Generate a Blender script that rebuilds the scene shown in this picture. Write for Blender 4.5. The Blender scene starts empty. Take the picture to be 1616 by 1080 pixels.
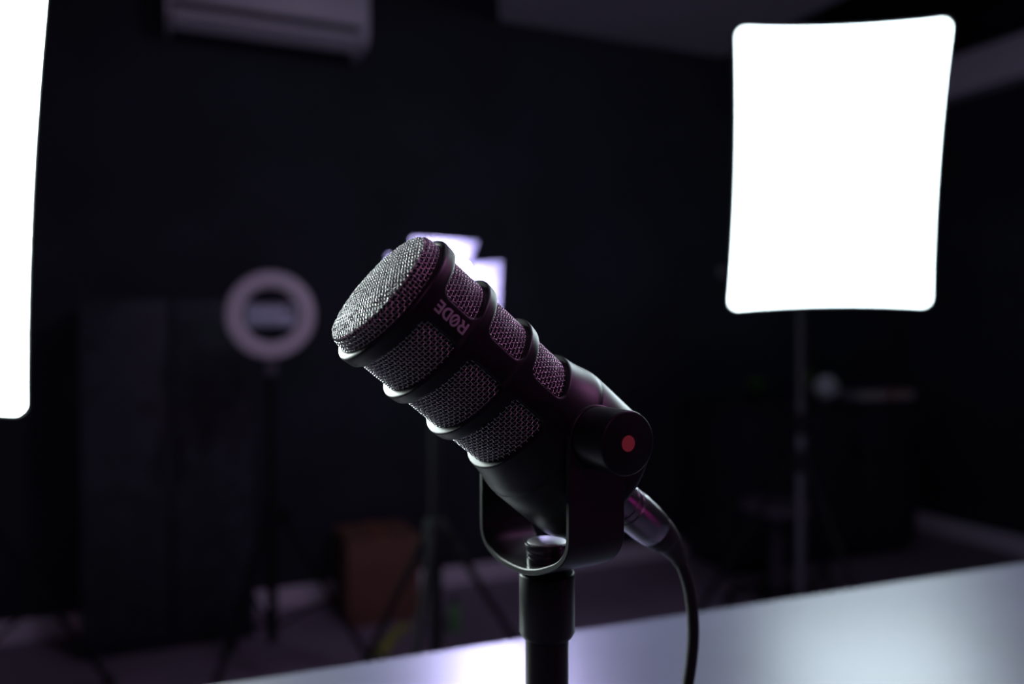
import bpy, bmesh, math, random
import numpy as np
from mathutils import Matrix, Vector

random.seed(4)
PI = math.pi
sc = bpy.context.scene
C = sc.collection

# ------------------------------------------------------------------ camera
F_PX = 1257.0                       # 28 mm lens on a 36 mm sensor, 1616 px wide
CAM_Z = 1.05
PITCH = math.atan(20 / F_PX)        # a touch below level
cam_d = bpy.data.cameras.new('camera')
cam = bpy.data.objects.new('camera', cam_d); C.objects.link(cam)
cam_d.sensor_width = 36.0; cam_d.lens = F_PX * 36.0 / 1616.0
cam_d.clip_start = 0.01; cam_d.clip_end = 50
cam.location = (0, 0, CAM_Z); cam.rotation_euler = (PI / 2 - PITCH, 0, 0)
cam_d.dof.use_dof = True; cam_d.dof.focus_distance = 0.324; cam_d.dof.aperture_fstop = 4.1
cam_d.dof.aperture_blades = 0
sc.camera = cam

# ------------------------------------------------------------------ world and exposure
w = bpy.data.worlds.new('dark_room'); sc.world = w; w.use_nodes = True
w.node_tree.nodes['Background'].inputs[0].default_value = (0.55, 0.6, 1.0, 1)
w.node_tree.nodes['Background'].inputs[1].default_value = 0.004
sc.view_settings.view_transform = 'Standard'; sc.view_settings.look = 'None'
sc.view_settings.gamma = 1; sc.view_settings.exposure = 0.0
sc.view_settings.use_curve_mapping = False
sc.cycles.use_denoising = True
sc.cycles.max_bounces = 8; sc.cycles.sample_clamp_indirect = 4

SOFT_L, SOFT_R, LAMP_FACE = 46.0, 11.0, 240.0   # emission of the diffusers

def area_light(name, loc, target, size, power, color):
    d = bpy.data.lights.new(name, 'AREA'); d.shape = 'RECTANGLE'; d.size, d.size_y = size
    d.energy = power; d.color = color
    o = bpy.data.objects.new(name, d); C.objects.link(o)
    o.location = loc
    o.rotation_euler = (Vector(target) - Vector(loc)).to_track_quat('-Z', 'Y').to_euler()
    return o
# the magenta wash of the studio, above the desk to the right, outside the frame
area_light('magenta_wash_light', (1.0, 0.80, 2.05), (0.0, 0.36, 1.0), (0.30, 0.30), 4.3, (1.0, 0.38, 0.92))
# unseen pink fill added above and behind the camera to tint the near side
area_light('pink_front_fill', (0.15, -0.60, 1.85), (0.0, 0.36, 1.0), (0.3, 0.3), 1.5, (1.0, 0.26, 0.68))
area_light('magenta_tube_light', (1.30, -0.10, 0.92), (0.05, 0.36, 1.0), (0.06, 0.10), 0.13, (1.0, 0.04, 0.62))
# unseen violet fill added high up to lift the dark room
area_light('violet_room_fill', (0.5, 1.25, 2.3), (0.8, 2.4, 0.7), (1.2, 0.4), 7.0, (0.72, 0.70, 1.0))

# ------------------------------------------------------------------ geometry of the view
def W(px, py, y):                    # the point seen at (px, py) that stands y metres down the room
    u = (540 - py) / F_PX; x = (px - 808) / F_PX
    d = np.array([x, math.cos(PITCH) + u * math.sin(PITCH), -math.sin(PITCH) + u * math.cos(PITCH)])
    return np.array([0, 0, CAM_Z]) + d * (y / d[1])
def WZ(px, py, z):                   # the point seen at (px, py) on the level plane z
    u = (540 - py) / F_PX; x = (px - 808) / F_PX
    d = np.array([x, math.cos(PITCH) + u * math.sin(PITCH), -math.sin(PITCH) + u * math.cos(PITCH)])
    return np.array([0, 0, CAM_Z]) + d * ((z - CAM_Z) / d[2])
def WP(px, py, p0, n):               # ... on the plane through p0 with normal n
    u = (540 - py) / F_PX; x = (px - 808) / F_PX
    d = np.array([x, math.cos(PITCH) + u * math.sin(PITCH), -math.sin(PITCH) + u * math.cos(PITCH)])
    o = np.array([0, 0, CAM_Z]); return o + d * (((p0 - o) @ n) / (d @ n))

# ------------------------------------------------------------------ materials
def mat(name, col, rough=0.5, metal=0.0, noise=0.0, nscale=40.0, bump=0.0, bscale=200.0, spec=0.5, coat=0.0):
    m = bpy.data.materials.new(name); m.use_nodes = True
    nt = m.node_tree; b = nt.nodes['Principled BSDF']
    b.inputs['Base Color'].default_value = (*col, 1); b.inputs['Roughness'].default_value = rough
    b.inputs['Metallic'].default_value = metal; b.inputs['Specular IOR Level'].default_value = spec
    b.inputs['Coat Weight'].default_value = coat
    tc = nt.nodes.new('ShaderNodeTexCoord')
    if noise:
        n = nt.nodes.new('ShaderNodeTexNoise'); n.inputs['Scale'].default_value = nscale; n.inputs['Detail'].default_value = 4
        r = nt.nodes.new('ShaderNodeValToRGB')
        r.color_ramp.elements[0].position = 0.3; r.color_ramp.elements[1].position = 0.7
        r.color_ramp.elements[0].color = (*[c * (1 - noise) for c in col], 1)
        r.color_ramp.elements[1].color = (*[min(1, c * (1 + noise)) for c in col], 1)
        nt.links.new(tc.outputs['Object'], n.inputs['Vector']); nt.links.new(n.outputs['Fac'], r.inputs['Fac'])
        nt.links.new(r.outputs['Color'], b.inputs['Base Color'])
    if bump:
        n = nt.nodes.new('ShaderNodeTexNoise'); n.inputs['Scale'].default_value = bscale; n.inputs['Detail'].default_value = 3
        k = nt.nodes.new('ShaderNodeBump'); k.inputs['Strength'].default_value = bump; k.inputs['Distance'].default_value = 0.001
        nt.links.new(tc.outputs['Object'], n.inputs['Vector']); nt.links.new(n.outputs['Fac'], k.inputs['Height'])
        nt.links.new(k.outputs['Normal'], b.inputs['Normal'])
    return m
def glow(name, col, strength, base=(0.8, 0.8, 0.8)):
    m = mat(name, base, 0.6)
    b = m.node_tree.nodes['Principled BSDF']
    b.inputs['Emission Color'].default_value = (*col, 1); b.inputs['Emission Strength'].default_value = strength
    return m
M = dict(
    mic=mat('matte_black_coating', (0.006, 0.0068, 0.0078), 0.43, 0.0, bump=0.05, bscale=4000, spec=0.29),
    wire=mat('dark_steel_wire', (0.52, 0.50, 0.52), 0.28, 0.95),
    liner=mat('black_grille_foam', (0.006, 0.005, 0.007), 0.95, spec=0.1),
    print=mat('grey_print', (0.45, 0.44, 0.46), 0.6),
    red=mat('red_inlay', (0.85, 0.17, 0.14), 0.55),
    yoke=mat('satin_black_metal', (0.011, 0.012, 0.0125), 0.42, 0.0, spec=0.35),
    screw=mat('glossy_black_metal', (0.02, 0.02, 0.022), 0.25, 0.0, spec=1.0, coat=0.5),
    nickel=mat('brushed_nickel', (0.34, 0.33, 0.35), 0.27, 1.0, bump=0.1, bscale=1500),
    glint_metal=mat('pale_glint_metal', (0.85, 0.83, 0.88), 0.42, 0.85),  # pale metal that stands in for the lamp's reflection on the screw
    rubber=mat('black_rubber', (0.014, 0.014, 0.015), 0.55, spec=0.4),
    desk=mat('satin_grey_laminate', (0.065, 0.070, 0.100), 0.40, 0.0, noise=0.12, nscale=9, bump=0.03, bscale=500, spec=0.6),
    desk_edge=mat('desk_edge_band', (0.08, 0.085, 0.10), 0.4),
    black_paint=mat('black_wall_paint', (0.028, 0.034, 0.044), 0.8, noise=0.2, nscale=3, bump=0.2, bscale=60, spec=0.2),
    floor=mat('grey_vinyl_floor', (0.23, 0.19, 0.25), 0.6, noise=0.22, nscale=2.2, bump=0.05, bscale=80),
    ceiling=mat('black_ceiling_paint', (0.014, 0.015, 0.018), 0.9, noise=0.1, nscale=2, spec=0.1),
    pale=mat('off_white_plaster', (0.55, 0.55, 0.60), 0.8, noise=0.04, nscale=3, bump=0.1, bscale=90),
    trim=mat('white_painted_trim', (0.74, 0.71, 0.80), 0.6, noise=0.04, nscale=5),
    ac=mat('white_appliance_plastic', (0.62, 0.62, 0.68), 0.45, noise=0.03, nscale=6),
    slot=mat('black_slot', (0.008, 0.008, 0.009), 0.7),
    fabric=mat('black_softbox_fabric', (0.012, 0.012, 0.014), 0.85, bump=0.2, bscale=900, spec=0.2),
    stand=mat('black_stand_metal', (0.006, 0.006, 0.008), 0.7, spec=0.15),
    stand_grey=mat('grey_stand_metal', (0.06, 0.06, 0.075), 0.6, 0.0),
    diff_l=glow('softbox_diffuser_left', (0.86, 1.0, 0.97), SOFT_L),
    diff_r=glow('softbox_diffuser_right', (0.78, 0.95, 1.0), SOFT_R),
    led=glow('led_lens', (0.60, 0.56, 1.0), LAMP_FACE),
    door=mat('grey_barn_door_paint', (0.06, 0.056, 0.09), 0.6, 0.0),
    ringdiff=mat('unlit_ring_diffuser', (0.60, 0.56, 0.62), 0.5),
    phone=mat('blue_grey_phone_glass', (0.45, 0.52, 0.62), 0.35),
    lens=mat('dark_lens_glass', (0.01, 0.01, 0.012), 0.15),
    card=mat('brown_cardboard', (0.17, 0.085, 0.06), 0.85, noise=0.15, nscale=14),
    tape=mat('packing_tape', (0.30, 0.13, 0.07), 0.35),
    yellow=mat('yellow_green_webbing', (0.35, 0.40, 0.04), 0.7),
    green=mat('green_plastic', (0.10, 0.28, 0.10), 0.45),
    leaf=mat('green_leaf', (0.12, 0.40, 0.06), 0.5, noise=0.25, nscale=60),
    pot=mat('dark_pot_glaze', (0.03, 0.03, 0.03), 0.5),
    vase=mat('white_ceramic', (0.78, 0.78, 0.82), 0.35),
    book_g=mat('grey_book_cloth', (0.30, 0.28, 0.34), 0.7),
    book_p=mat('dusty_pink_book_cloth', (0.40, 0.20, 0.19), 0.7),
    paper=mat('book_paper', (0.55, 0.52, 0.46), 0.9),
    wood=mat('black_stained_wood', (0.026, 0.032, 0.042), 0.6, noise=0.3, nscale=20, spec=0.3),
    seat=mat('grey_vinyl_seat', (0.11, 0.10, 0.13), 0.5),
    cable=mat('grey_cable_jacket', (0.20, 0.20, 0.22), 0.6),
    rug=mat('grey_cloth', (0.17, 0.16, 0.20), 0.95, noise=0.3, nscale=12, bump=0.4, bscale=300),
)

# ------------------------------------------------------------------ object helpers (all vertices in world metres)
def tag(o, label=None, cat=None, group=None, kind=None):
    if label: o['label'] = label
    if cat: o['category'] = cat
    if group: o['group'] = group
    if kind: o['kind'] = kind
    return o
MW = {}
def thing(name, label, cat, loc, rot=None, group=None):
    o = bpy.data.objects.new(name, None); C.objects.link(o)
    m = Matrix.Translation(Vector([float(v) for v in loc]))
    if rot is not None: m = m @ rot.to_4x4()
    o.matrix_world = m; MW[o.name] = m; o.empty_display_size = 0.05
    return tag(o, label, cat, group)
def build(name, V, Fc, m, parent=None, smooth=True, angle=None, bevel=0.0, seg=2):
    V = np.asarray(V, float)
    PM = MW[parent.name] if parent is not None else Matrix.Identity(4)
    if parent is None:
        ctr = Vector(((V.max(0) + V.min(0)) / 2).tolist()); ctr.z = float(V[:, 2].min())
        own = Matrix.Translation(ctr)
    else:
        own = PM
    inv = np.array(own.inverted())
    L = V @ inv[:3, :3].T + inv[:3, 3]
    me = bpy.data.meshes.new(name); me.from_pydata(L.tolist(), [], [list(map(int, f)) for f in Fc]); me.update()
    bm = bmesh.new(); bm.from_mesh(me)
    bmesh.ops.remove_doubles(bm, verts=bm.verts, dist=1e-6)
    bmesh.ops.recalc_face_normals(bm, faces=bm.faces)
    if bevel > 0:
        ed = [e for e in bm.edges if len(e.link_faces) == 2 and e.calc_face_angle(0) > 0.6]
        bmesh.ops.bevel(bm, geom=ed, offset=bevel, segments=seg, affect='EDGES', profile=0.5, clamp_overlap=True)
    bm.to_mesh(me); bm.free()
    if smooth:
        me.shade_smooth()
        me.set_sharp_from_angle(angle=angle if angle else math.radians(38))
    me.materials.append(m)
    o = bpy.data.objects.new(name, me); C.objects.link(o)
    if parent is not None: o.parent = parent; MW[o.name] = own
    else: o.matrix_world = own; MW[o.name] = own
    return o
class G:                                # gathers shapes
    def __init__(s): s.V = []; s.F = []; s.n = 0
    def add(s, V, Fc):
        V = np.asarray(V, float); s.V.append(V); s.F += [[i + s.n for i in f] for f in Fc]; s.n += len(V); return s
    def make(s, name, m, parent=None, **k): return build(name, np.concatenate(s.V), s.F, m, parent, **k)
def frame(z):
    z = np.asarray(z, float); z = z / np.linalg.norm(z)
    a = np.array([0, 0, 1.0]) if abs(z[2]) < 0.9 else np.array([1.0, 0, 0])
    x = np.cross(a, z); x /= np.linalg.norm(x); return x, np.cross(z, x), z
def lathe(o, ax, prof, n=48):           # prof: (along, radius)
    x, y, z = frame(ax); o = np.asarray(o, float); V = []; Fc = []
    for s, r in prof:
        for k in range(n):
            t = 2 * PI * k / n; V.append(o + z * s + max(r, 1e-7) * (x * math.cos(t) + y * math.sin(t)))
    for i in range(len(prof) - 1):
        for k in range(n):
            a = i * n + k; b = i * n + (k + 1) % n; Fc.append([a, b, b + n, a + n])
    return V, Fc
def MMP(prof): return [(a * 0.001, b * 0.001) for a, b in prof]
def closed(prof): return [(prof[0][0], 0)] + list(prof) + [(prof[-1][0], 0)]
def tube(P, r, n=10, cap=True, loop=False):
    P = np.asarray(P, float); N = len(P); R = np.broadcast_to(np.asarray(r, float), (N,))
    T = np.gradient(P, axis=0) if not loop else np.roll(P, -1, 0) - np.roll(P, 1, 0)
    T /= np.linalg.norm(T, axis=1)[:, None]
    x = frame(T[0])[0]; V = []
    for i in range(N):
        x = x - (x @ T[i]) * T[i]; x /= np.linalg.norm(x); y = np.cross(T[i], x)
        for k in range(n):
            t = 2 * PI * k / n; V.append(P[i] + R[i] * (x * math.cos(t) + y * math.sin(t)))
    Fc = []
    for i in range(N if loop else N - 1):
        for k in range(n):
            a = i * n + k; b = i * n + (k + 1) % n; c = (i + 1) % N * n
            Fc.append([a, b, c + (k + 1) % n, c + k])
    if cap and not loop: Fc += [list(range(n))[::-1], list(range((N - 1) * n, N * n))]
    return V, Fc
def spline(P, k=8):                     # Catmull-Rom
    P = np.asarray(P, float); Q_ = np.vstack([2 * P[0] - P[1], P, 2 * P[-1] - P[-2]]); out = []
    for i in range(1, len(Q_) - 2):
        a, b, c, d = Q_[i - 1:i + 3]
        for t in np.linspace(0, 1, k, endpoint=False):
            out.append(0.5 * (2 * b + (c - a) * t + (2 * a - 5 * b + 4 * c - d) * t * t + (3 * b - a - 3 * c + d) * t ** 3))
    out.append(P[-1]); return np.array(out)
def box(o, ax, ay, az, lo, hi):         # box in the frame (ax, ay, az) at o
    o = np.asarray(o, float); V = []
    for k in (lo[2], hi[2]):
        for i, j in ((lo[0], lo[1]), (hi[0], lo[1]), (hi[0], hi[1]), (lo[0], hi[1])):
            V.append(o + ax * i + ay * j + az * k)
    return V, [[3, 2, 1, 0], [4, 5, 6, 7], [0, 1, 5, 4], [1, 2, 6, 5], [2, 3, 7, 6], [3, 0, 4, 7]]
def prism(poly, o, ax, ay, az, h0, h1):  # polygon in (ax, ay) pushed along az
    o = np.asarray(o, float); n = len(poly)
    V = [o + ax * a + ay * b + az * h for h in (h0, h1) for a, b in poly]
    return V, [list(range(n))[::-1], list(range(n, 2 * n))] + [[i, (i + 1) % n, n + (i + 1) % n, n + i] for i in range(n)]
def rrect(w_, h_, r, k=5):
    out = []
    for cx, cy, a0 in ((w_ / 2 - r, h_ / 2 - r, 0), (-w_ / 2 + r, h_ / 2 - r, 90), (-w_ / 2 + r, -h_ / 2 + r, 180), (w_ / 2 - r, -h_ / 2 + r, 270)):
        for i in range(k + 1):
            a = math.radians(a0 + 90 * i / k); out.append((cx + r * math.cos(a), cy + r * math.sin(a)))
    return out
EX, EY, EZ = np.eye(3)

# ================================================================== THE SETTING
T_ = np.array([0.9196, 0.3929, 0.0]); N_ = np.array([0.3929, -0.9196, 0.0])   # along the back wall; out of it
w0 = WZ(785, 913, 0.0)                                                        # foot of the back wall
cn = WP(1432, 700, w0, N_); UC = (cn - w0) @ T_; ROOT = w0 + T_ * UC           # the room corner, on the floor
ROOT[2] = 0
U0, U1, V1, HC = -6.2, 0.0, 5.4, 2.62       # u runs along the back wall (0 at the right corner), v towards the camera
def R(u, v, z): return ROOT + T_ * u + N_ * v + EZ * z
def struct(o): o['kind'] = 'structure'; return o
def slab(name, u0, u1, v0, v1, z0, z1, m, bevel=0):
    return struct(build(name, *box(ROOT, T_, N_, EZ, (u0, v0, z0), (u1, v1, z1)), m, smooth=False, bevel=bevel))
slab('floor', U0 - .1, U1 + .1, -.1, V1 + .1, -0.1, 0.0, M['floor'])
slab('ceiling', U0 - .1, U1 + .1, -.1, V1 + .1, HC, HC + 0.1, M['ceiling'])
slab('wall_back', U0 - .1, U1 + .1, -0.1, 0.0, 0, HC, M['black_paint'])
slab('wall_right', U1, U1 + 0.1, 0, V1, 0, HC, M['black_paint'])
slab('wall_left', U0 - 0.1, U0, 0, V1, 0, HC, M['black_paint'])
slab('wall_front', U0 - .1, U1 + .1, V1, V1 + 0.1, 0, HC, M['black_paint'])
def UV(p): d = np.asarray(p) - ROOT; return d @ T_, d @ N_, d[2]
slab('baseboard_back', U0, U1 - 0.02, 0.0, 0.018, 0.0, 0.075, M['trim'], bevel=0.004)
slab('baseboard_right', U1 - 0.03, U1, 0.0, V1, 0.0, 0.085, M['trim'], bevel=0.004)
# the pale dropped ceiling panel over the middle of the back wall
pa = WP(788, 33, ROOT + N_ * 0.02, N_); zp = pa[2]
ua, _, _ = UV(pa); ub, _, _ = UV(WP(1165, 92, ROOT + N_ * 0.02, N_))
ul, vl, _ = UV(WZ(783, -120, zp)); ur, vr, _ = UV(WZ(1335, -5, zp))
ub2 = max(ub, ur); 
poly = [(ua, 0.02), (ur, 0.02), (ur, 2.2), (ul + (2.2 - vl) * (ul - ua) / (vl - 0.02), 2.2)]
o = build('trim_1', *prism(poly, ROOT + EZ * zp, T_, N_, EZ, 0, 0.05), M['pale'], smooth=False); struct(o)
tag(o, 'pale plaster panel hung under the dark ceiling above the back wall')
# the pale boxed beam running along the right wall
zb = WP(1501, 161, ROOT - T_ * 0.02, T_)[2]
o = slab('trim_2', -0.12, -0.001, 0.0, V1, zb, zb + 0.19, M['trim'], bevel=0.006)
tag(o, 'pale boxed beam high along the right wall')

# ================================================================== DESK
DZ = 0.75
e0, e1 = WZ(345, 1080, DZ), WZ(1616, 888, DZ)
dt = (e1 - e0) / np.linalg.norm(e1 - e0); dn = np.array([dt[1], -dt[0], 0])      # dn: from the far edge to the camera
mid = e0 + dt * ((-e0) @ dt)
LE = float((e0 - mid) @ dt) - 0.02            # left end of the desk, just outside the frame
desk = thing('desk', 'grey laminate desk with glossy top under the microphone', 'desk', (mid[0], mid[1], 0))
build('tabletop', *box((mid[0], mid[1], 0), dt, dn, EZ, (LE, 0, DZ - 0.028), (1.25, 0.95, DZ)), M['desk'], desk, bevel=0.002)
for a in (LE + .06, 1.18):
    for b in (0.07, 0.88):
        build('leg', *box((mid[0], mid[1], 0), dt, dn, EZ, (a - .025, b - .025, 0), (a + .025, b + .025, DZ - .028)), M['stand'], desk, bevel=0.003)
for b in (0.07, 0.88):
    build('frame_rail', *box((mid[0], mid[1], 0), dt, dn, EZ, (LE + .085, b - .012, DZ - .078), (1.155, b + .012, DZ - .0281)), M['stand'], desk, bevel=0.002)

# ================================================================== MICROPHONE
mm = 0.001
Q0 = np.array([11.05, 353.97, -43.23]) * mm + EZ * CAM_Z
az, el = math.radians(29.94), math.radians(39.01)
Pv = np.array([math.sin(az), -math.cos(az), 0.0]); Hv = np.array([-math.cos(az), -math.sin(az), 0.0])
Av = math.cos(el) * Hv + math.sin(el) * EZ; Uv = np.cross(Av, Pv)
rotm = Matrix((tuple(Av), tuple(Pv), tuple(Uv))).transposed()
PIV = Q0 - 7 * mm * Av                       # pivot of the yoke
mic = thing('microphone', 'black broadcast microphone with woven steel grille windows tilted up left in a yoke', 'microphone', PIV, rotm)
def cyl(s, ph, r): return Q0 + mm * (s * Av + r * (math.cos(ph) * Pv + math.sin(ph) * Uv))
PH0 = math.radians(2.0)
KS = np.array([9.4, 13.5, 16, 22, 31, 35, 38.2, 40.5, 46, 56, 60, 63.6, 66, 70, 79, 84, 88.3])
KR = np.array([31.1, 30.6, 30.1, 29.8, 30.0, 30.8, 31.1, 30.2, 29.8, 30.0, 30.8, 31.1, 30.2, 29.8, 29.9, 30.8, 31.1])
ss_ = np.linspace(9, 89, 321); rr_ = np.interp(ss_, KS, KR)
kern = np.hanning(9); kern /= kern.sum(); rr_ = np.convolve(np.pad(rr_, 4, mode='edge'), kern, 'valid')
def rout(s): return float(np.interp(s, ss_, rr_))
RIN = 26.9
NS, NP = 22, 96
def rect_loop(s0, s1, a0, a1):
    out = []
    for i in range(NS): out.append((s0 + (s1 - s0) * i / NS, a0))
    for i in range(NP): out.append((s1, a0 + (a1 - a0) * i / NP))
    for i in range(NS): out.append((s1 - (s1 - s0) * i / NS, a1))
    for i in range(NP): out.append((s0, a1 - (a1 - a0) * i / NP))
    return out
def round_loop(s0, s1, a0, a1, rc):          # a in radians, rounded in millimetres on r = 30
    k = 30.0; out = []
    base = []
    # denser towards the corners so that the arcs stay round
    ez = lambda t: 0.5 - 0.5 * math.cos(PI * t)
    def ezp(t, L):                            # arc-aware spacing on the long side
        e = 10.0 / L; m_ = 0.22
        if t < m_: return e * (t / m_)
        if t > 1 - m_: return 1 - e * ((1 - t) / m_)
        return e + (1 - 2 * e) * (t - m_) / (1 - 2 * m_)
    L = (a1 - a0) * k
    for i in range(NS): base.append((s0 + (s1 - s0) * ez(i / NS), a0))
    for i in range(NP): base.append((s1, a0 + (a1 - a0) * ezp(i / NP, L)))
    for i in range(NS): base.append((s1 - (s1 - s0) * ez(i / NS), a1))
    for i in range(NP): base.append((s0, a1 - (a1 - a0) * ezp(i / NP, L)))
    for s, a in base:
        x, y = s, a * k
        cx = min(max(x, s0 + rc), s1 - rc); cy = min(max(y, a0 * k + rc), a1 * k - rc)
        dx, dy = x - cx, y - cy; d = math.hypot(dx, dy)
        if d > 1e-9 and abs(dx) > 1e-9 and abs(dy) > 1e-9: x, y = cx + dx / d * rc, cy + dy / d * rc
        out.append((x, y / k))
    return out
WIN = [(13.4, 32.6), (38.6, 58.2), (64.0, 82.2)]
CELL = [(11.0, 35.6), (35.6, 61.1), (61.1, 86.2)]
ANG = [(PH0 + math.radians(11.5), PH0 + math.radians(168.5)), (PH0 - math.radians(168.5), PH0 - math.radians(11.5))]
sleeve = G()
for (c0, c1), (w0_, w1_) in zip(CELL, WIN):
    for ci, (a0, a1) in enumerate(ANG):
        ca0, ca1 = (PH0, PH0 + PI) if ci == 0 else (PH0 - PI, PH0)
        cell = rect_loop(c0, c1, ca0, ca1)
        fr = 0.8
        outer = round_loop(w0_ - fr, w1_ + fr, a0 - fr / 30, a1 + fr / 30, 4.0 + fr)
        inner = round_loop(w0_, w1_, a0, a1, 4.0)
        n = len(cell); V = []; Fc = []; rings = []
        for t in np.linspace(0, 1, 7):
            e = t
            rings.append([(c[0] * (1 - e) + o_[0] * e, c[1] * (1 - e) + o_[1] * e, None, 0) for c, o_ in zip(cell, outer)])
        for t in (30, 60, 90):
            q = math.radians(t)
            rings.append([(o_[0] + (i_[0] - o_[0]) * math.sin(q), o_[1] + (i_[1] - o_[1]) * math.sin(q), None, fr * (1 - math.cos(q))) for o_, i_ in zip(outer, inner)])
        rings.append([(i_[0], i_[1], RIN, 0) for i_ in inner])
        for rg in rings:
            for s, a, r, d in rg: V.append(cyl(s, a, r if r else rout(s) - d))
        for i in range(len(rings) - 1):
            for k in range(n): Fc.append([i * n + k, i * n + (k + 1) % n, (i + 1) * n + (k + 1) % n, (i + 1) * n + k])
        sleeve.add(V, Fc)
# front lip of the sleeve, then the tail, as turned shapes that meet the cells
def turned(prof, n=2 * NP):
    V = [cyl(s, PH0 - PI + 2 * PI * k / n, r) for s, r in prof for k in range(n)]
    return V, [[i * n + k, i * n + (k + 1) % n, (i + 1) * n + (k + 1) % n, (i + 1) * n + k] for i in range(len(prof) - 1) for k in range(n)]
sleeve.add(*turned([(86.2, rout(86.2)), (87.4, 31.1), (88.1, 30.95), (88.7, 30.5), (89.0, 29.8), (89.05, 28.9), (88.9, 28.2), (88.3, 27.9), (84, 27.9)]))
sleeve.make('sleeve', M['mic'], mic)
tail = G().add(*turned([(11.0, rout(11.0)), (9.4, 31.1), (6, 31.8), (3, 32.6), (0.5, 33.4), (-1.5, 33.9), (-3.2, 34.15), (-4.0, 34.0), (-4.6, 34.0), (-5.4, 34.35),
    (-18, 34.4), (-33, 34.4), (-36.4, 34.1), (-38.4, 33.2), (-39.6, 31.6), (-40.2, 29), (-40.6, 24), (-40.8, 14.0), (-41.2, 12.6), (-53.6, 12.3), (-54.4, 11.6), (-54.4, 0.01)]))
tail.make('tail_housing', M['mic'], mic)
# liner under the wires
def dome(r): return 97.0 - 1.5 * (max(r, 0) / 26.4) ** 2
lin = [(s, 26.3) for s in (12, 40, 70, 90)] + [(93.2, 26.1)] + [(dome(r) - 1.3, r) for r in (25.4, 20, 15, 10, 5, 0.01)]
G().add(*turned(lin, 96)).make('grille_liner', M['liner'], mic)

# woven wire, real strands over and under each other
PIT, WR, AMP = 1.62, 0.265, 0.33
NA = 106; DA = 2 * PI / NA; RM = 27.6
def strands(paths, r, n=6):
    g = G()
    for p in paths:
        if len(p) > 2: g.add(*tube(np.array(p), r, n, cap=False))
    return g
def side_wires(s0, s1, a0, a1, rad=lambda s: RM):
    P = []; K = 3
    i0, i1 = math.ceil(s0 / PIT), math.floor(s1 / PIT)
    j0, j1 = math.ceil(a0 / DA), math.floor(a1 / DA)
    for i in range(i0, i1 + 1):                          # round the barrel
        s = i * PIT
        P.append([cyl(s, t * DA, rad(s) + AMP * math.cos(PI * (t + i))) for t in np.arange(j0 - 0.5, j1 + 0.51, 1 / K)])
    for j in range(j0, j1 + 1):                          # along the barrel
        P.append([cyl(t * PIT, j * DA, rad(t * PIT) - AMP * math.cos(PI * (t + j))) for t in np.arange(i0 - 0.5, i1 + 0.51, 1 / K)])
    return P
for (w0_, w1_) in WIN:
    for (a0, a1) in ANG:
        g = strands([[q for q in p] for p in side_wires(w0_ - 1.2, w1_ + 1.2, a0 - 0.05, a1 + 0.05)], WR * mm)
        o = g.make('side_grille', M['wire'], mic, angle=3.0); o['kind'] = 'stuff'
# front cap: barrel wires up to the corner, then a flat weave bent over the dome
def capr(s): return RM - 0.05 - 0.9 * max(0.0, (s - 90) / 5.5) ** 2
cap = side_wires(87.5, 95.0, -PI, PI - DA * 0.5, capr)
g = strands(cap, WR * mm)
TH = math.radians(50); RF = 26.3; FX, FY = 1.62, 1.44
def face(x, y, h):
    r = math.hypot(x, y); s = dome(min(r, RF)) + h
    if r > RF: x, y = x * RF / r, y * RF / r; s -= (r - RF)
    X = x * math.cos(TH) - y * math.sin(TH); Y = x * math.sin(TH) + y * math.cos(TH)
    return Q0 + mm * (s * Av + X * Pv + Y * Uv)
P = []
for da, db, sw in ((FX, FY, False), (FY, FX, True)):
    nf = int(RF / da) + 1
    for i in range(-nf, nf + 1):
        x = i * da
        if abs(x) >= RF - 0.2: continue
        L = (math.sqrt(RF * RF - x * x) + 0.9) / db
        for_t = np.linspace(-L, L, int(2 * L * 4) + 2)
        if sw: P.append([face(t * db, x, -AMP * math.cos(PI * (t + i))) for t in for_t])
        else: P.append([face(x, t * db, AMP * math.cos(PI * (t + i))) for t in for_t])
g2 = strands(P, 0.25 * mm); g.add(np.concatenate(g2.V), g2.F)
o = g.make('front_grille', M['wire'], mic, angle=3.0); o['kind'] = 'stuff'; o['label'] = 'domed woven wire front grille'

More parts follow.
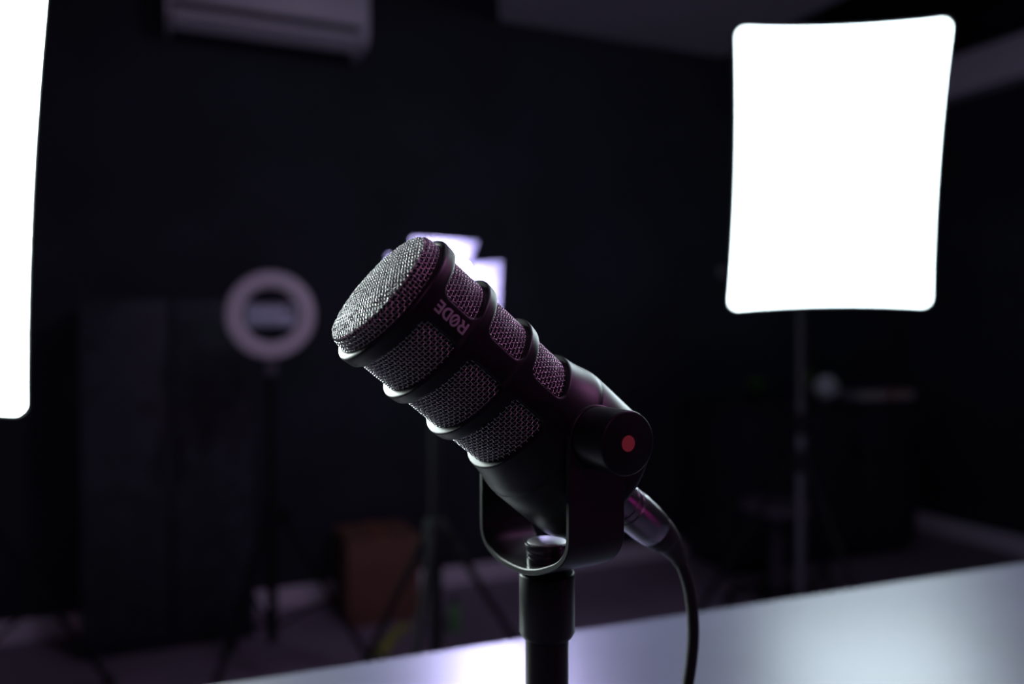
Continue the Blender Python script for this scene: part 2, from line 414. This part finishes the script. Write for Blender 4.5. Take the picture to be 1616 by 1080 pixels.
# lettering on the side of the sleeve, strokes laid as flat shapes on the curved skin
def letter_shapes():
    H_, Wd, t = 5.0, 3.45, 0.85
    def arc(cx, cy, rx, ry, a0, a1, n=14): return [(cx + rx * math.cos(math.radians(a0 + (a1 - a0) * i / n)), cy + ry * math.sin(math.radians(a0 + (a1 - a0) * i / n))) for i in range(n + 1)]
    def strip(outer, inner): return [[outer[i], outer[i + 1], inner[i + 1], inner[i]] for i in range(len(outer) - 1)]
    Q = []
    x = 0.0                                                # R
    Q += [[(x, 0), (x + t, 0), (x + t, H_), (x, H_)]]
    Q += [[(x + t, H_ - t * .9), (x + 2.0, H_ - t * .9), (x + 2.0, H_), (x + t, H_)], [(x + t, 1.75), (x + 2.0, 1.75), (x + 2.0, 2.6), (x + t, 2.6)]]
    Q += strip(arc(x + 1.95, 3.375, 1.55, 1.625, -90, 90), arc(x + 1.95, 3.375, 0.6, 0.78, -90, 90))
    Q += [[(x + 1.5, 1.9), (x + 2.6, 1.9), (x + 3.6, 0), (x + 2.4, 0)]]
    x = 3.95                                               # O with a slash
    Q += strip(arc(x + 1.9, 2.5, 1.95, 2.6, 0, 360, 32), arc(x + 1.9, 2.5, 1.1, 1.75, 0, 360, 32))
    Q += [[(x + 0.75, 0.95), (x + 1.25, 0.55), (x + 3.05, 4.05), (x + 2.55, 4.45)]]
    x = 8.15                                               # D
    Q += [[(x, 0), (x + t, 0), (x + t, H_), (x, H_)]]
    Q += [[(x + t, 0), (x + 1.5, 0), (x + 1.5, t * .9), (x + t, t * .9)], [(x + t, H_ - t * .9), (x + 1.5, H_ - t * .9), (x + 1.5, H_), (x + t, H_)]]
    Q += strip(arc(x + 1.45, 2.5, 2.1, 2.5, -90, 90), arc(x + 1.45, 2.5, 1.1, 1.6, -90, 90))
    x = 12.15                                              # E
    Q += [[(x, 0), (x + t, 0), (x + t, H_), (x, H_)]]
    for y in (0, 2.05, 4.1): Q += [[(x + t, y), (x + 3.0, y), (x + 3.0, y + .9), (x + t, y + .9)]]
    return Q
g = G()
def chop(q, k=7):                       # tall strokes are cut across so that they follow the curve
    (a, b, c, d) = [np.array(v, float) for v in q]
    ys = [v[1] for v in q]
    if max(ys) - min(ys) < 1.4: return [q]
    if abs(d[1] - a[1]) > abs(b[1] - a[1]): lo, hi, lo2, hi2 = a, d, b, c
    else: lo, hi, lo2, hi2 = a, b, d, c
    out = []
    for i in range(k):
        f, h = i / k, (i + 1) / k
        out.append([tuple(lo + (hi - lo) * f), tuple(lo2 + (hi2 - lo2) * f), tuple(lo2 + (hi2 - lo2) * h), tuple(lo + (hi - lo) * h)])
    return out
for q in [p for q0 in letter_shapes() for p in chop(q0)]:
    V = []
    for h in (0.03, 0.09):
        for (x, y) in q:
            s = 66.0 + x * 1.02; ph = math.radians(8.0) - y / 30.0
            V.append(cyl(s, ph, rout(s) + h))
    g.add(V, [[0, 1, 2, 3], [4, 5, 6, 7], [0, 1, 5, 4], [1, 2, 6, 5], [2, 3, 7, 6], [3, 0, 4, 7]])
o = g.make('lettering', M['print'], mic, smooth=False); o['label'] = 'grey printed lettering'

# yoke: a strap bent into a U, seen from its edge
def Y(h, p, z): return PIV + mm * (h * Hv + p * Pv + z * EZ)
zoff = 0.0
PZ = 3.6                                                   # the pivot sits a little above
half = [(-38.5, 5), (-38.5, -20), (-38.5, -38), (-38.3, -47), (-37, -51.5), (-33.3, -55.6), (-27, -58.4), (-19, -60.2), (-8, -60.6), (3, -59.9), (13, -57.6), (22, -54.2), (30, -50.3), (35, -46.0), (37.6, -41.5), (38.5, -36), (38.5, -20), (38.5, 5)]
cl = spline([(a, b, 0) for a, b in half], 5)[:, :2]
tg = np.gradient(cl, axis=0); tg /= np.linalg.norm(tg, axis=1)[:, None]; nr = np.stack([-tg[:, 1], tg[:, 0]], 1)
TK = 2.7
sec = [(14.0, 0.45), (13.55, 0.0), (-13.35, 0.0), (-13.8, 0.45), (-13.8, TK - 0.45), (-13.35, TK), (13.55, TK), (14.0, TK - 0.45)]
V = []; Fc = []
for c, n_ in zip(cl, nr):
    for h, d in sec: V.append(Y(h, *(c + n_ * d)))
k = len(sec)
for i in range(len(cl) - 1):
    for j in range(k): Fc.append([i * k + j, i * k + (j + 1) % k, (i + 1) * k + (j + 1) % k, (i + 1) * k + j])
Fc += [list(range(k)), list(range((len(cl) - 1) * k, len(cl) * k))]
g = G().add(V, Fc)
for sg in (-1, 1):
    g.add(*lathe(Y(0, 0, PZ), Pv * sg, closed(MMP([(35.8, 12.9), (36.2, 13.3), (38.1, 13.3), (38.5, 12.9)])), 64))
g.make('yoke', M['yoke'], mic)
for sg in (-1, 1):                                          # bosses on the body and clamping knobs outside
    build('pivot_boss', *lathe(Y(0, 0, PZ), Pv * sg, closed(MMP([(31, 11), (34.8, 11), (35.8, 10.6)])), 48), M['mic'], mic)
    kn = build('tension_knob', *lathe(Y(0, 0, PZ), Pv * sg, closed(MMP([(38.5, 12.4), (39, 12.8), (57.0, 12.8), (57.8, 12.55), (58.2, 12.0)])), 72), M['mic'], mic)
    d = build('colour_dot', *lathe(Y(0, 0, PZ), Pv * sg, closed(MMP([(58.15, 3.15), (58.3, 3.15)])), 40), M['red'], kn); d['label'] = 'red dot'

# ================================================================== MICROPHONE STAND
base = np.array([PIV[0], PIV[1], DZ])
stand = thing('microphone_stand', 'short black desk stand pole carrying the microphone yoke', 'microphone stand', base)
zt = PIV[2] - DZ
def SZ(p): return [((zt * 1000 + z) * mm, r * mm) for z, r in p]
build('clamp_sleeve', *lathe(base, EZ, closed(SZ([(-90.6, 10.0), (-90.2, 11.3), (-88, 12.5), (-62.4, 12.5), (-61.7, 12.3), (-61.3, 11.8)])), 56), M['yoke'], stand)
build('pole', *lathe(base, EZ, closed([(0.012, 9.7 * mm), ((zt * 1000 - 90.3) * mm, 9.7 * mm)]), 48), M['yoke'], stand)
scr = [(-57.5, 9.4), (-54.5, 9.4), (-54.2, 9.0), (-53.6, 9.0), (-53.3, 9.5), (-52.2, 9.5), (-51.9, 9.1), (-51.3, 9.1), (-51.0, 9.8), (-48.8, 10.1), (-48.1, 9.9), (-47.8, 9.4)]
st_ = build('screw_head', *lathe(base, EZ, closed(SZ(scr)), 56), M['screw'], stand)
o = build('screw_glint_disc', *lathe(base, EZ, closed(SZ([(-47.95, 8.9), (-47.6, 8.9), (-47.45, 8.7)])), 48), M['glint_metal'], st_); o['label'] = 'pale disc added for the lamp glint on the screw'  # added disc, so the screw top shows the lamp's lavender gleam
build('base_plate', *lathe(base, EZ, closed([(0.0002, .064), (0.002, .066), (0.008, .066), (0.012, .062), (0.014, .02), (0.018, .0135)]), 64), M['yoke'], stand)

# ================================================================== MICROPHONE CABLE
p87 = Q0 - 0.087 * Av
cable = thing('microphone_cable', 'black microphone cable with nickel plug curving down to the desk', 'cable', (WZ(1083, 1150, DZ)[0], 0.40, DZ))
plug = [(-0.0545, 7.5), (-0.056, 9.3), (-0.0615, 9.6), (-0.062, 9.1), (-0.0632, 9.1), (-0.0637, 9.7), (-0.0652, 9.7), (-0.0657, 9.2), (-0.0668, 9.2), (-0.0673, 9.8),
        (-0.0700, 10.0), (-0.080, 9.8), (-0.0865, 9.2), (-0.0872, 8.7)]
build('plug_barrel', *lathe(Q0, -Av, closed([(-a, r * mm) for a, r in plug]), 64), M['nickel'], cable)
def CY(px, py, y): return W(px, py, y)
bp = [Q0 - 0.0868 * Av, Q0 - 0.092 * Av, Q0 - 0.098 * Av, CY(1066, 872, 0.3945), CY(1074, 888, 0.3965)]
bs = spline(bp, 6); L = np.linspace(0, 1, len(bs))
g = G().add(*tube(bs, np.interp(L, [0, .12, .35, .6, .85, 1], [8.9, 8.8, 8.0, 6.0, 4.2, 3.6]) * mm, 32))
g.make('strain_relief', M['rubber'], cable)
cp = [CY(1068, 876, 0.395), CY(1076, 893, 0.397), CY(1086, 922, 0.399), CY(1092, 958, 0.401), CY(1094, 1000, 0.402), CY(1091, 1042, 0.403), CY(1085, 1085, 0.404), CY(1078, 1140, 0.405)]
low = cp[-1]
cp += [np.array([low[0] - .004, low[1] - .004, DZ + .06]), np.array([low[0] + .002, low[1] - .02, DZ + .018]), np.array([low[0] + .05, low[1] - .06, DZ + .0033]),
       np.array([low[0] + .16, low[1] - .11, DZ + .0031]), np.array([low[0] + .34, low[1] - .14, DZ + .0031]), np.array([low[0] + .6, low[1] - .1, DZ + .0031])]
build('cord', *tube(spline(cp, 8), 3.0 * mm, 16), M['rubber'], cable)

# ================================================================== LIGHTING ON STANDS
def tripod(root, foot, top, spread=0.36, hub=0.62, ang0=0.5, m='stand', r0=0.0125):
    foot = np.array([foot[0], foot[1], 0.0])
    build('pole', *tube([foot + EZ * 0.12, foot + EZ * (top * 0.55)], 0.015, 16), M[m], root)
    build('pole', *tube([foot + EZ * (top * 0.55), foot + EZ * top], r0, 16), M[m], root)
    build('collar', *lathe(foot + EZ * (top * 0.55 - .03), EZ, closed([(0, .019), (.055, .021), (.06, .018)]), 24), M['stand'], root)
    kb = G().add(*tube([foot + EZ * (top * 0.55), foot + EZ * (top * 0.55) + np.array([.045, -.01, 0])], [.006, .006], 10))
    kb.add(*lathe(foot + EZ * (top * 0.55) + np.array([.04, -.009, 0]), np.array([1, -.2, 0]), closed([(0, .013), (.012, .015), (.016, .012)]), 16))
    kb.make('knob', M['stand'], root)
    build('hub', *lathe(foot + EZ * (hub - .03), EZ, closed([(0, .022), (.01, .027), (.05, .027), (.06, .02)]), 24), M['stand'], root)
    for i in range(3):
        a = ang0 + i * 2 * PI / 3; d = np.array([math.cos(a), math.sin(a), 0])
        lg = build('leg', *tube([foot + d * .024 + EZ * hub, foot + d * spread + EZ * 0.012], 0.0085, 10), M['stand'], root)
        build('rubber_foot', *lathe(foot + d * spread, EZ, closed([(0, .014), (.02, .015), (.03, .010)]), 14), M['rubber'], lg)
        build('brace', *tube([foot + EZ * 0.16, foot + d * spread * .55 + EZ * (hub * .47)], 0.006, 8), M['stand'], root)

def euler_axes(yaw, pitch, roll):      # right, up, outward normal (towards the camera when all are 0)
    m = Matrix.Rotation(yaw, 3, 'Z') @ Matrix.Rotation(pitch, 3, 'X') @ Matrix.Rotation(roll, 3, 'Y')
    a = np.array(m); return a[:, 0], a[:, 2], -a[:, 1]
def softbox(label, c, yaw, pitch, roll, w_, h_, md, side):
    X, Z, N = euler_axes(yaw, pitch, roll)
    foot = c - N * 0.30
    root = thing('softbox_light', label, 'softbox', (foot[0], foot[1], 0), group='softbox lights on stands')
    # diffuser: edges pulled in a little between the corners
    def edge(inset, n=16, pull=0.011):
        out = []; a, b = w_ / 2 - inset, h_ / 2 - inset; rc = 0.021
        base = rrect(2 * a, 2 * b, rc, 6)
        pts = []
        for i in range(len(base)):
            p, q = np.array(base[i]), np.array(base[(i + 1) % len(base)]); m_ = 1 if np.linalg.norm(q - p) < 0.05 else n
            for t in range(m_): pts.append(p + (q - p) * t / m_)
        for x, y in pts:
            fx = 1 - (y / b) ** 2; fy = 1 - (x / a) ** 2
            out.append((x * (1 - pull / a * max(0, fx) * min(1, abs(x) / a)), y * (1 - pull / b * max(0, fy) * min(1, abs(y) / b))))
        return out
    loops = [edge(0)]; n = len(loops[0])
    V = []; Fc = []; steps = np.linspace(1, 0, 9)
    for st in steps[:-1]:
        for x, y in loops[0]: V.append(c + X * x * st + Z * y * st + N * 0.010 * (1 - st ** 2))
    V.append(c + N * 0.010)
    for i in range(len(steps) - 2):
        for k in range(n): Fc.append([i * n + k, i * n + (k + 1) % n, (i + 1) * n + (k + 1) % n, (i + 1) * n + k])
    j = (len(steps) - 2) * n
    for k in range(n): Fc.append([j + k, j + (k + 1) % n, len(V) - 1])
    build('diffuser', V, Fc, md, root).update_tag()
    # black shell behind, narrowing to the speed ring
    rim = edge(-0.004); V = []; Fc = []
    prof = [(0.002, 1.0), (-0.004, 1.012), (-0.03, 1.01), (-0.10, 0.86), (-0.18, 0.62), (-0.24, 0.36), (-0.26, 0.27)]
    for d, k_ in prof:
        for x, y in rim:
            t = min(1, max(0, (-d - 0.03) / 0.23)); r_ = math.hypot(x, y); q = 0.078
            xx, yy = x * k_, y * k_
            xr, yr = x / r_ * q, y / r_ * q
            V.append(c + X * (xx * (1 - t) + xr * t) + Z * (yy * (1 - t) + yr * t) + N * d)
    for i in range(len(prof) - 1):
        for k in range(n): Fc.append([i * n + k, i * n + (k + 1) % n, (i + 1) * n + (k + 1) % n, (i + 1) * n + k])
    Fc.append([(len(prof) - 1) * n + k for k in range(n)])
    build('fabric_shell', V, Fc, M['fabric'], root)
    build('speed_ring', *lathe(c - N * 0.258, -N, closed([(0, .080), (.004, .084), (.022, .084), (.026, .078)]), 40), M['stand'], root)
    build('lamp_head', *lathe(c - N * 0.284, -N, closed([(0, .055), (.01, .060), (.12, .060), (.15, .045), (.155, .02)]), 32), M['stand'], root)
    hd = c - N * 0.30
    br = G().add(*box(np.array([hd[0], hd[1], hd[2]]), X, -N, Z, (-.02, -.012, -.13), (.02, .03, -.05)))
    br.add(*tube([hd - Z * .10 - X * .01, hd - Z * .10 + X * side * .09 - EZ * .01], [.006, .006], 10))
    if side < 0:
        e = W(1144, 430, 2.36)
        br.add(*tube([hd - Z * .12, e], [.006, .006], 10)); br.add(*lathe(e - X * .0, -X, closed([(-.012, .010), (0, .016), (.012, .016), (.02, .010)]), 18))
    br.make('tilt_bracket', M['stand_grey'], root)
    tripod(root, hd - Z * .10, hd[2] - .115, spread=0.40, hub=0.66, ang0=0.9, m='stand_grey')
    return root
softbox('large glowing white softbox on a stand at the right, in front of the sideboard', np.array([0.835, 2.06, CAM_Z + 0.41]), math.radians(-4.7), math.radians(10.3), math.radians(-0.7), 0.515, 0.713, M['diff_r'], -1)
softbox('large glowing white softbox cut off by the left edge of the picture', np.array([-1.327, 1.738, CAM_Z + 0.308]), math.radians(19.8), math.radians(-6.1), math.radians(1.6), 0.50, 0.98, M['diff_l'], 1)

# barn door lamp behind the microphone
lc = W(693, 460, 1.72)
X, Z, N = euler_axes(math.radians(15), math.radians(4), math.radians(2))
lamp = thing('barn_door_lamp', 'small violet white stand lamp with four open barn doors, behind the microphone', 'studio lamp', (lc[0], lc[1], 0))
build('lamp_housing', *prism(rrect(.136, .136, .012), lc, X, Z, -N, 0.004, 0.085), M['stand'], lamp, bevel=0.002)
build('lens', *prism(rrect(.120, .120, .010), lc, X, Z, -N, -0.001, 0.004), M['led'], lamp)
def door(side, length, wide, flare, tilt):
    # hinge line on one side of the square, leaf leaning outward by tilt from the beam direction
    a, b = {'r': (X, Z), 'l': (-X, Z), 't': (Z, X), 'b': (-Z, X)}[side]
    h = lc + a * 0.069; out = N * math.cos(tilt) + a * math.sin(tilt); th = np.cross(out, b); th /= np.linalg.norm(th)
    poly = [(-wide / 2, 0), (wide / 2, 0), (wide / 2 + flare, length), (-wide / 2 - flare, length)]
    build('barn_door', *prism(poly, h, b, out, th, -0.0008, 0.0008), M['door'], lamp, smooth=False)
door('t', .062, .132, .004, math.radians(42)); door('b', .062, .132, .004, math.radians(42))
door('r', .080, .126, .008, math.radians(40)); door('l', .080, .126, .008, math.radians(40))
G().add(*box(lc - N * .05, X, -N, Z, (-.012, -.012, -.13), (.012, .012, -.07))).make('tilt_bracket', M['stand'], lamp, bevel=.002)
tripod(lamp, lc - N * .05, lc[2] - .12, spread=0.38, hub=0.6, ang0=0.35)

# ring lamp, switched off
rc_ = W(427, 497, 2.35); K = 2.35 / F_PX
X, Z, N = euler_axes(math.radians(10), math.radians(-2), 0)
ring = thing('ring_light', 'switched off pale ring light on a thin black stand left of the microphone', 'ring light', (rc_[0], rc_[1], 0))
def torus_prof(prof, n=72):
    V = []; Fc = []; m_ = len(prof)
    for k in range(n):
        t = 2 * PI * k / n; d = X * math.cos(t) + Z * math.sin(t)
        for r, h in prof: V.append(rc_ + d * r + N * h)
    for k in range(n):
        for i in range(m_): Fc.append([k * m_ + i, k * m_ + (i + 1) % m_, (k + 1) % n * m_ + (i + 1) % m_, (k + 1) % n * m_ + i])
    return V, Fc
RO, RI = 71 * K, 40 * K
build('diffuser_ring', *torus_prof([(RI + .003, .0), (RI + .006, .010), (RI + .018, .015), (RO - .018, .015), (RO - .006, .010), (RO - .003, 0)]), M['ringdiff'], ring)
build('ring_housing', *torus_prof([(RI, -.001), (RI, -.02), (RI + .01, -.026), (RO - .01, -.026), (RO, -.02), (RO, -.001)]), M['stand'], ring)
g = G().add(*tube([rc_ - Z * (RI + .004) - N * .01, rc_ - Z * .040 - N * .004], .005, 10))
g.add(*box(rc_, X, Z, N, (-.050, -.044, -.012), (.050, -.036, .012))).add(*box(rc_, X, Z, N, (-.050, .036, -.012), (.050, .044, .012)))
g.add(*box(rc_, X, Z, N, (-.012, -.04, -.016), (.012, .04, -.010)))
g.make('phone_holder', M['stand'], ring, bevel=.001)
bb = rc_ - Z * (RO - .002)
G().add(*box(bb, X, N, Z, (-.017, -.024, -.05), (.017, .0, .0))).make('tilt_joint', M['stand_grey'], ring, bevel=.004)
tripod(ring, bb - N * .012, bb[2] - .05, spread=0.30, hub=0.50, ang0=0.2, r0=0.010)
ph = thing('phone', 'blue grey phone clamped sideways inside the ring light', 'phone', rc_ - Z * .034)
build('case', *prism(rrect(.138, .070, .010), rc_, X, Z, N, -.008, .001), M['phone'], ph, bevel=.0015)
build('camera_lens', *lathe(rc_ + X * .050 + Z * .016, N, closed([(0.0, .011), (.003, .011), (.0035, .008)]), 24), M['lens'], ph)
build('camera_lens', *lathe(rc_ + X * .012 - Z * .002, N, closed([(0.0, .004), (.002, .004)]), 16), M['lens'], ph)

# ================================================================== AIR CONDITIONER on the back wall
vA = 0.21
pr = WP(584, 72, ROOT + N_ * vA, N_); u1, _, z0 = UV(pr); u0, _, _ = UV(WP(262, 30, ROOT + N_ * vA, N_))
aco = thing('air_conditioner', 'white split air conditioner unit mounted high on the back wall', 'air conditioner', R((u0 + u1) / 2, 0.1, z0))
prof = [(0.0, .28), (.17, .28), (.20, .265), (.21, .23), (.21, .075), (.205, .065), (.0, .065)]
build('body', *prism([(a, b) for a, b in prof], ROOT + EZ * z0, N_, EZ, T_, u0, u1), M['ac'], aco, bevel=.008)
build('outlet_slot', *prism([(.02, .030), (.195, .045), (.198, .066), (.02, .066)], ROOT + EZ * z0, N_, EZ, T_, u0 + .012, u1 - .03), M['slot'], aco)
build('louver', *prism([(.11, -.002), (.150, .004), (.192, .022), (.200, .040), (.192, .038), (.146, .012), (.11, .006)], ROOT + EZ * z0, N_, EZ, T_, u0 + .02, u1 - .035), M['ac'], aco)
build('end_cap', *prism([(0, .0), (.15, .0), (.195, .02), (.21, .06), (.21, .0651), (.0, .0651)], ROOT + EZ * z0, N_, EZ, T_, u1 - .028, u1), M['ac'], aco, bevel=.003)
build('end_cap', *prism([(0, .0), (.15, .0), (.195, .02), (.21, .06), (.21, .0651), (.0, .0651)], ROOT + EZ * z0, N_, EZ, T_, u0, u0 + .012), M['ac'], aco, bevel=.003)

# ================================================================== THINGS ALONG THE BACK WALL
# tall black cabinet at the left
ca = UV(WZ(128, 1046, 0)); cb = UV(WZ(405, 1012, 0)); vf = max(0.25, (ca[1] + cb[1]) / 2)
cab = thing('cabinet', 'plain black cabinet on the floor behind the ring light stand', 'cabinet', R((ca[0] + cb[0]) / 2, vf - .2, 0))
du = cb[0] - ca[0]
build('carcass', *box(ROOT, T_, N_, EZ, (ca[0], .02, 0), (cb[0], vf - .02, 1.15)), M['wood'], cab, bevel=.003)
for k in range(2):
    a = ca[0] + du * k / 2
    d = build('door', *box(ROOT, T_, N_, EZ, (a + .004, vf - .0199, .05), (a + du / 2 - .004, vf, 1.145)), M['wood'], cab, bevel=.002)
    hx = a + du / 2 - .03 if k == 0 else a + .03
    build('handle', *box(ROOT, T_, N_, EZ, (hx - .004, vf, .55), (hx + .004, vf + .012, .70)), M['stand'], d, bevel=.002)
# brown box
ba = UV(WZ(548, 992, 0)); bb_ = UV(WZ(664, 978, 0)); vb = (ba[1] + bb_[1]) / 2
hb = 0.0
pt = WP(606, 852, R(0, vb, 0), N_); hb = pt[2]
cbx = thing('cardboard_box', 'upright reddish brown box on the floor near the back wall', 'box', R((ba[0] + bb_[0]) / 2, vb - .12, 0))
build('body', *box(ROOT, T_, N_, EZ, (ba[0], vb - .26, 0), (bb_[0], vb, hb)), M['card'], cbx, bevel=.003)
for u_, w2 in ((ba[0], -1), (bb_[0], 1)):
    um = (ba[0] + bb_[0]) / 2
    lo, hi = sorted((u_, um - .001 * w2 * -1))
    build('flap', *box(ROOT, T_, N_, EZ, (lo, vb - .259, hb + .0002), (hi, vb - .001, hb + .004)), M['card'], cbx)
um = (ba[0] + bb_[0]) / 2
build('tape', *box(ROOT, T_, N_, EZ, (um - .025, vb - .262, hb + .0042), (um + .025, vb + .001, hb + .005)), M['tape'], cbx)
# yellow-green strap and a green bottle
sp = [WZ(641, 986, .004), WZ(634, 994, .004), WZ(622, 1003, .006), WZ(610, 1020, .004), WZ(596, 1040, .004)]
s_ = spline(sp, 6); V = []; Fc = []
for i, p in enumerate(s_):
    for q in (-.018, .018):
        for h in (0, .003): V.append(p + EX * q + EZ * h)
for i in range(len(s_) - 1):
    a = i * 4; Fc += [[a, a + 2, a + 6, a + 4], [a + 1, a + 5, a + 7, a + 3], [a, a + 4, a + 5, a + 1], [a + 2, a + 3, a + 7, a + 6]]
Fc += [[0, 1, 3, 2], [len(V) - 4, len(V) - 2, len(V) - 1, len(V) - 3]]
tag(build('strap', V, Fc, M['yellow']), 'yellow green strap lying on the floor beside the brown box', 'strap')
gb = WZ(717, 996, 0)
bot = thing('bottle', 'small green bottle standing on the floor right of the brown box', 'bottle', gb)
build('body', *lathe(gb, EZ, closed([(0, .020), (.003, .024), (.07, .024), (.085, .018), (.09, .010), (.10, .010)]), 28), M['green'], bot)
build('cap', *lathe(gb, EZ, closed([(.1002, .012), (.118, .012)]), 20), M['stand'], bot)

# sideboard with the small things on top
zs = 0.72
sv = 0.42
sl = UV(WP(1163, 700, R(0, sv, 0), N_))[0]; sr = UV(WP(1448, 700, R(0, sv, 0), N_))[0]
sr = min(sr, -0.04)
side = thing('sideboard', 'low black sideboard against the back wall below the right softbox', 'sideboard', R((sl + sr) / 2, sv / 2, 0))
build('top', *box(ROOT, T_, N_, EZ, (sl - .01, .02, zs - .025), (sr + .01, sv + .01, zs)), M['wood'], side, bevel=.002)
build('carcass', *box(ROOT, T_, N_, EZ, (sl, .025, .06), (sr, sv - .02, zs - .0251)), M['wood'], side, bevel=.002)
build('plinth', *box(ROOT, T_, N_, EZ, (sl + .03, .04, 0), (sr - .03, sv - .06, .0599)), M['wood'], side)
nd = 3
for k in range(nd):
    a = sl + (sr - sl) * k / nd; b = sl + (sr - sl) * (k + 1) / nd
    d = build('door', *box(ROOT, T_, N_, EZ, (a + .003, sv - .0199, .065), (b - .003, sv, zs - .03)), M['wood'], side, bevel=.002)
    build('handle', *box(ROOT, T_, N_, EZ, (b - .045, sv, .45), (b - .037, sv + .012, .56)), M['stand'], d, bevel=.002)
def on_side(px, v=0.24): p = WP(px, 620, R(0, v, 0), N_); return np.array([p[0], p[1], zs])
def plant(label, p, rad, h, n, seed):
    rnd = random.Random(seed)
    root = thing('potted_plant', label, 'plant', p, group='small plants on the sideboard')
    build('pot', *lathe(p, EZ, closed([(0, .022), (.003, .026), (.045, .034), (.05, .036), (.052, .032)]), 28), M['pot'], root)
    for i in range(n):
        a = rnd.uniform(0, 2 * PI); t = rnd.uniform(.15, 1); d = np.array([math.cos(a), math.sin(a), 0])
        L = rad * (0.55 + .45 * rnd.random()); up = h * rnd.uniform(.35, 1)
        q = [p + EZ * .045, p + EZ * (.045 + up * .6) + d * L * t * .45, p + EZ * (.045 + up * .8) + d * L * t]
        s = spline(q, 5); V = []; Fc = []; sd = np.array([-d[1], d[0], 0]); m_ = len(s)
        for k, c in enumerate(s):
            wd = .012 * math.sin(PI * min(1, .06 + k / m_)) + .0008
            V += [c - sd * wd + EZ * .003, c, c + sd * wd + EZ * .003]
        for k in range(m_ - 1):
            b = k * 3; Fc += [[b, b + 1, b + 4, b + 3], [b + 1, b + 2, b + 5, b + 4]]
        build('leaf', V, Fc, M['leaf'], root, angle=2.5)
plant('bushy green plant in a dark pot at the left end of the sideboard', on_side(1194), .075, .075, 60, 1)
plant('thin green plant in a dark pot behind the white vase', on_side(1272, .12), .075, .11, 45, 2)
vp = on_side(1303, .26)
vz = thing('vase', 'round white ceramic vase on the sideboard', 'vase', vp)
build('body', *lathe(vp, EZ, [(0.001, 0.0001), (0, .025), (.004, .030), (.025, .052), (.055, .062), (.085, .052), (.10, .034), (.108, .030), (.112, .033), (.110, .029), (.09, .03), (.02, .028), (.018, .0001)], 40), M['vase'], vz)
def book(label, p, w_, d_, z, h, m, a=0.0):
    x = T_ * math.cos(a) + N_ * math.sin(a); y = -T_ * math.sin(a) + N_ * math.cos(a)
    b = thing('book', label, 'book', p + EZ * z, group='books lying on the sideboard')
    g = G().add(*box(p, x, y, EZ, (-w_ / 2, -d_ / 2, z), (w_ / 2, d_ / 2, z + .003))).add(*box(p, x, y, EZ, (-w_ / 2, -d_ / 2, z + h - .003), (w_ / 2, d_ / 2, z + h)))
    g.add(*box(p, x, y, EZ, (-w_ / 2, -d_ / 2, z + .003), (-w_ / 2 + .003, d_ / 2, z + h - .003)))
    g.make('cover', m, b, smooth=False)
    build('page_block', *box(p, x, y, EZ, (-w_ / 2 + .0031, -d_ / 2 + .004, z + .0031), (w_ / 2 - .004, d_ / 2 - .004, z + h - .0031)), M['paper'], b, smooth=False)
book('grey book lying flat on the sideboard, right of the white vase', on_side(1362, .30), .17, .13, 0.0002, .042, M['book_g'], .1)
book('dusty pink book lying flat at the right end of the sideboard', on_side(1408, .30), .16, .13, 0.0002, .040, M['book_p'], -.08)

# stool in front of the sideboard
st = W(1226, 792, 2.95); sp_ = np.array([st[0], st[1], 0]); hz = st[2]
stool = thing('stool', 'small round stool with a grey seat in front of the sideboard', 'stool', sp_)
build('seat', *lathe(sp_, EZ, closed([(hz - .03, .12), (hz - .028, .135), (hz - .008, .138), (hz, .128), (hz + .002, .10)]), 40), M['seat'], stool)
build('column', *lathe(sp_, EZ, closed([(.07, .026), (hz - .12, .026), (hz - .12, .019), (hz - .031, .019)]), 24), M['stand_grey'], stool)
for i in range(5):
    a = i * 2 * PI / 5 + .3; d = np.array([math.cos(a), math.sin(a), 0])
    lg = build('leg', *tube([sp_ + EZ * .085, sp_ + d * .17 + EZ * .055], .012, 10), M['stand'], stool)
    build('caster', *lathe(sp_ + d * .17 + EZ * .021 - np.array([-d[1], d[0], 0]) * .01, np.array([-d[1], d[0], 0]), closed([(0, .018), (.002, .021), (.018, .021), (.02, .018)]), 18), M['rubber'], lg)
    build('caster_stem', *tube([sp_ + d * .17 + EZ * .042, sp_ + d * .17 + EZ * .056], .005, 8), M['stand'], lg)

# grey cloth bundle and a cable on the floor under the view of the plug
cpth = [WZ(1196, 882, .006), WZ(1222, 886, .006), WZ(1246, 899, .006), WZ(1270, 897, .006), WZ(1296, 911, .006), WZ(1322, 915, .006), WZ(1345, 930, .006)]
tag(build('floor_cable', *tube(spline(cpth, 8), .006, 8), M['cable']), 'grey cable winding over the floor in front of the sideboard', 'cable')
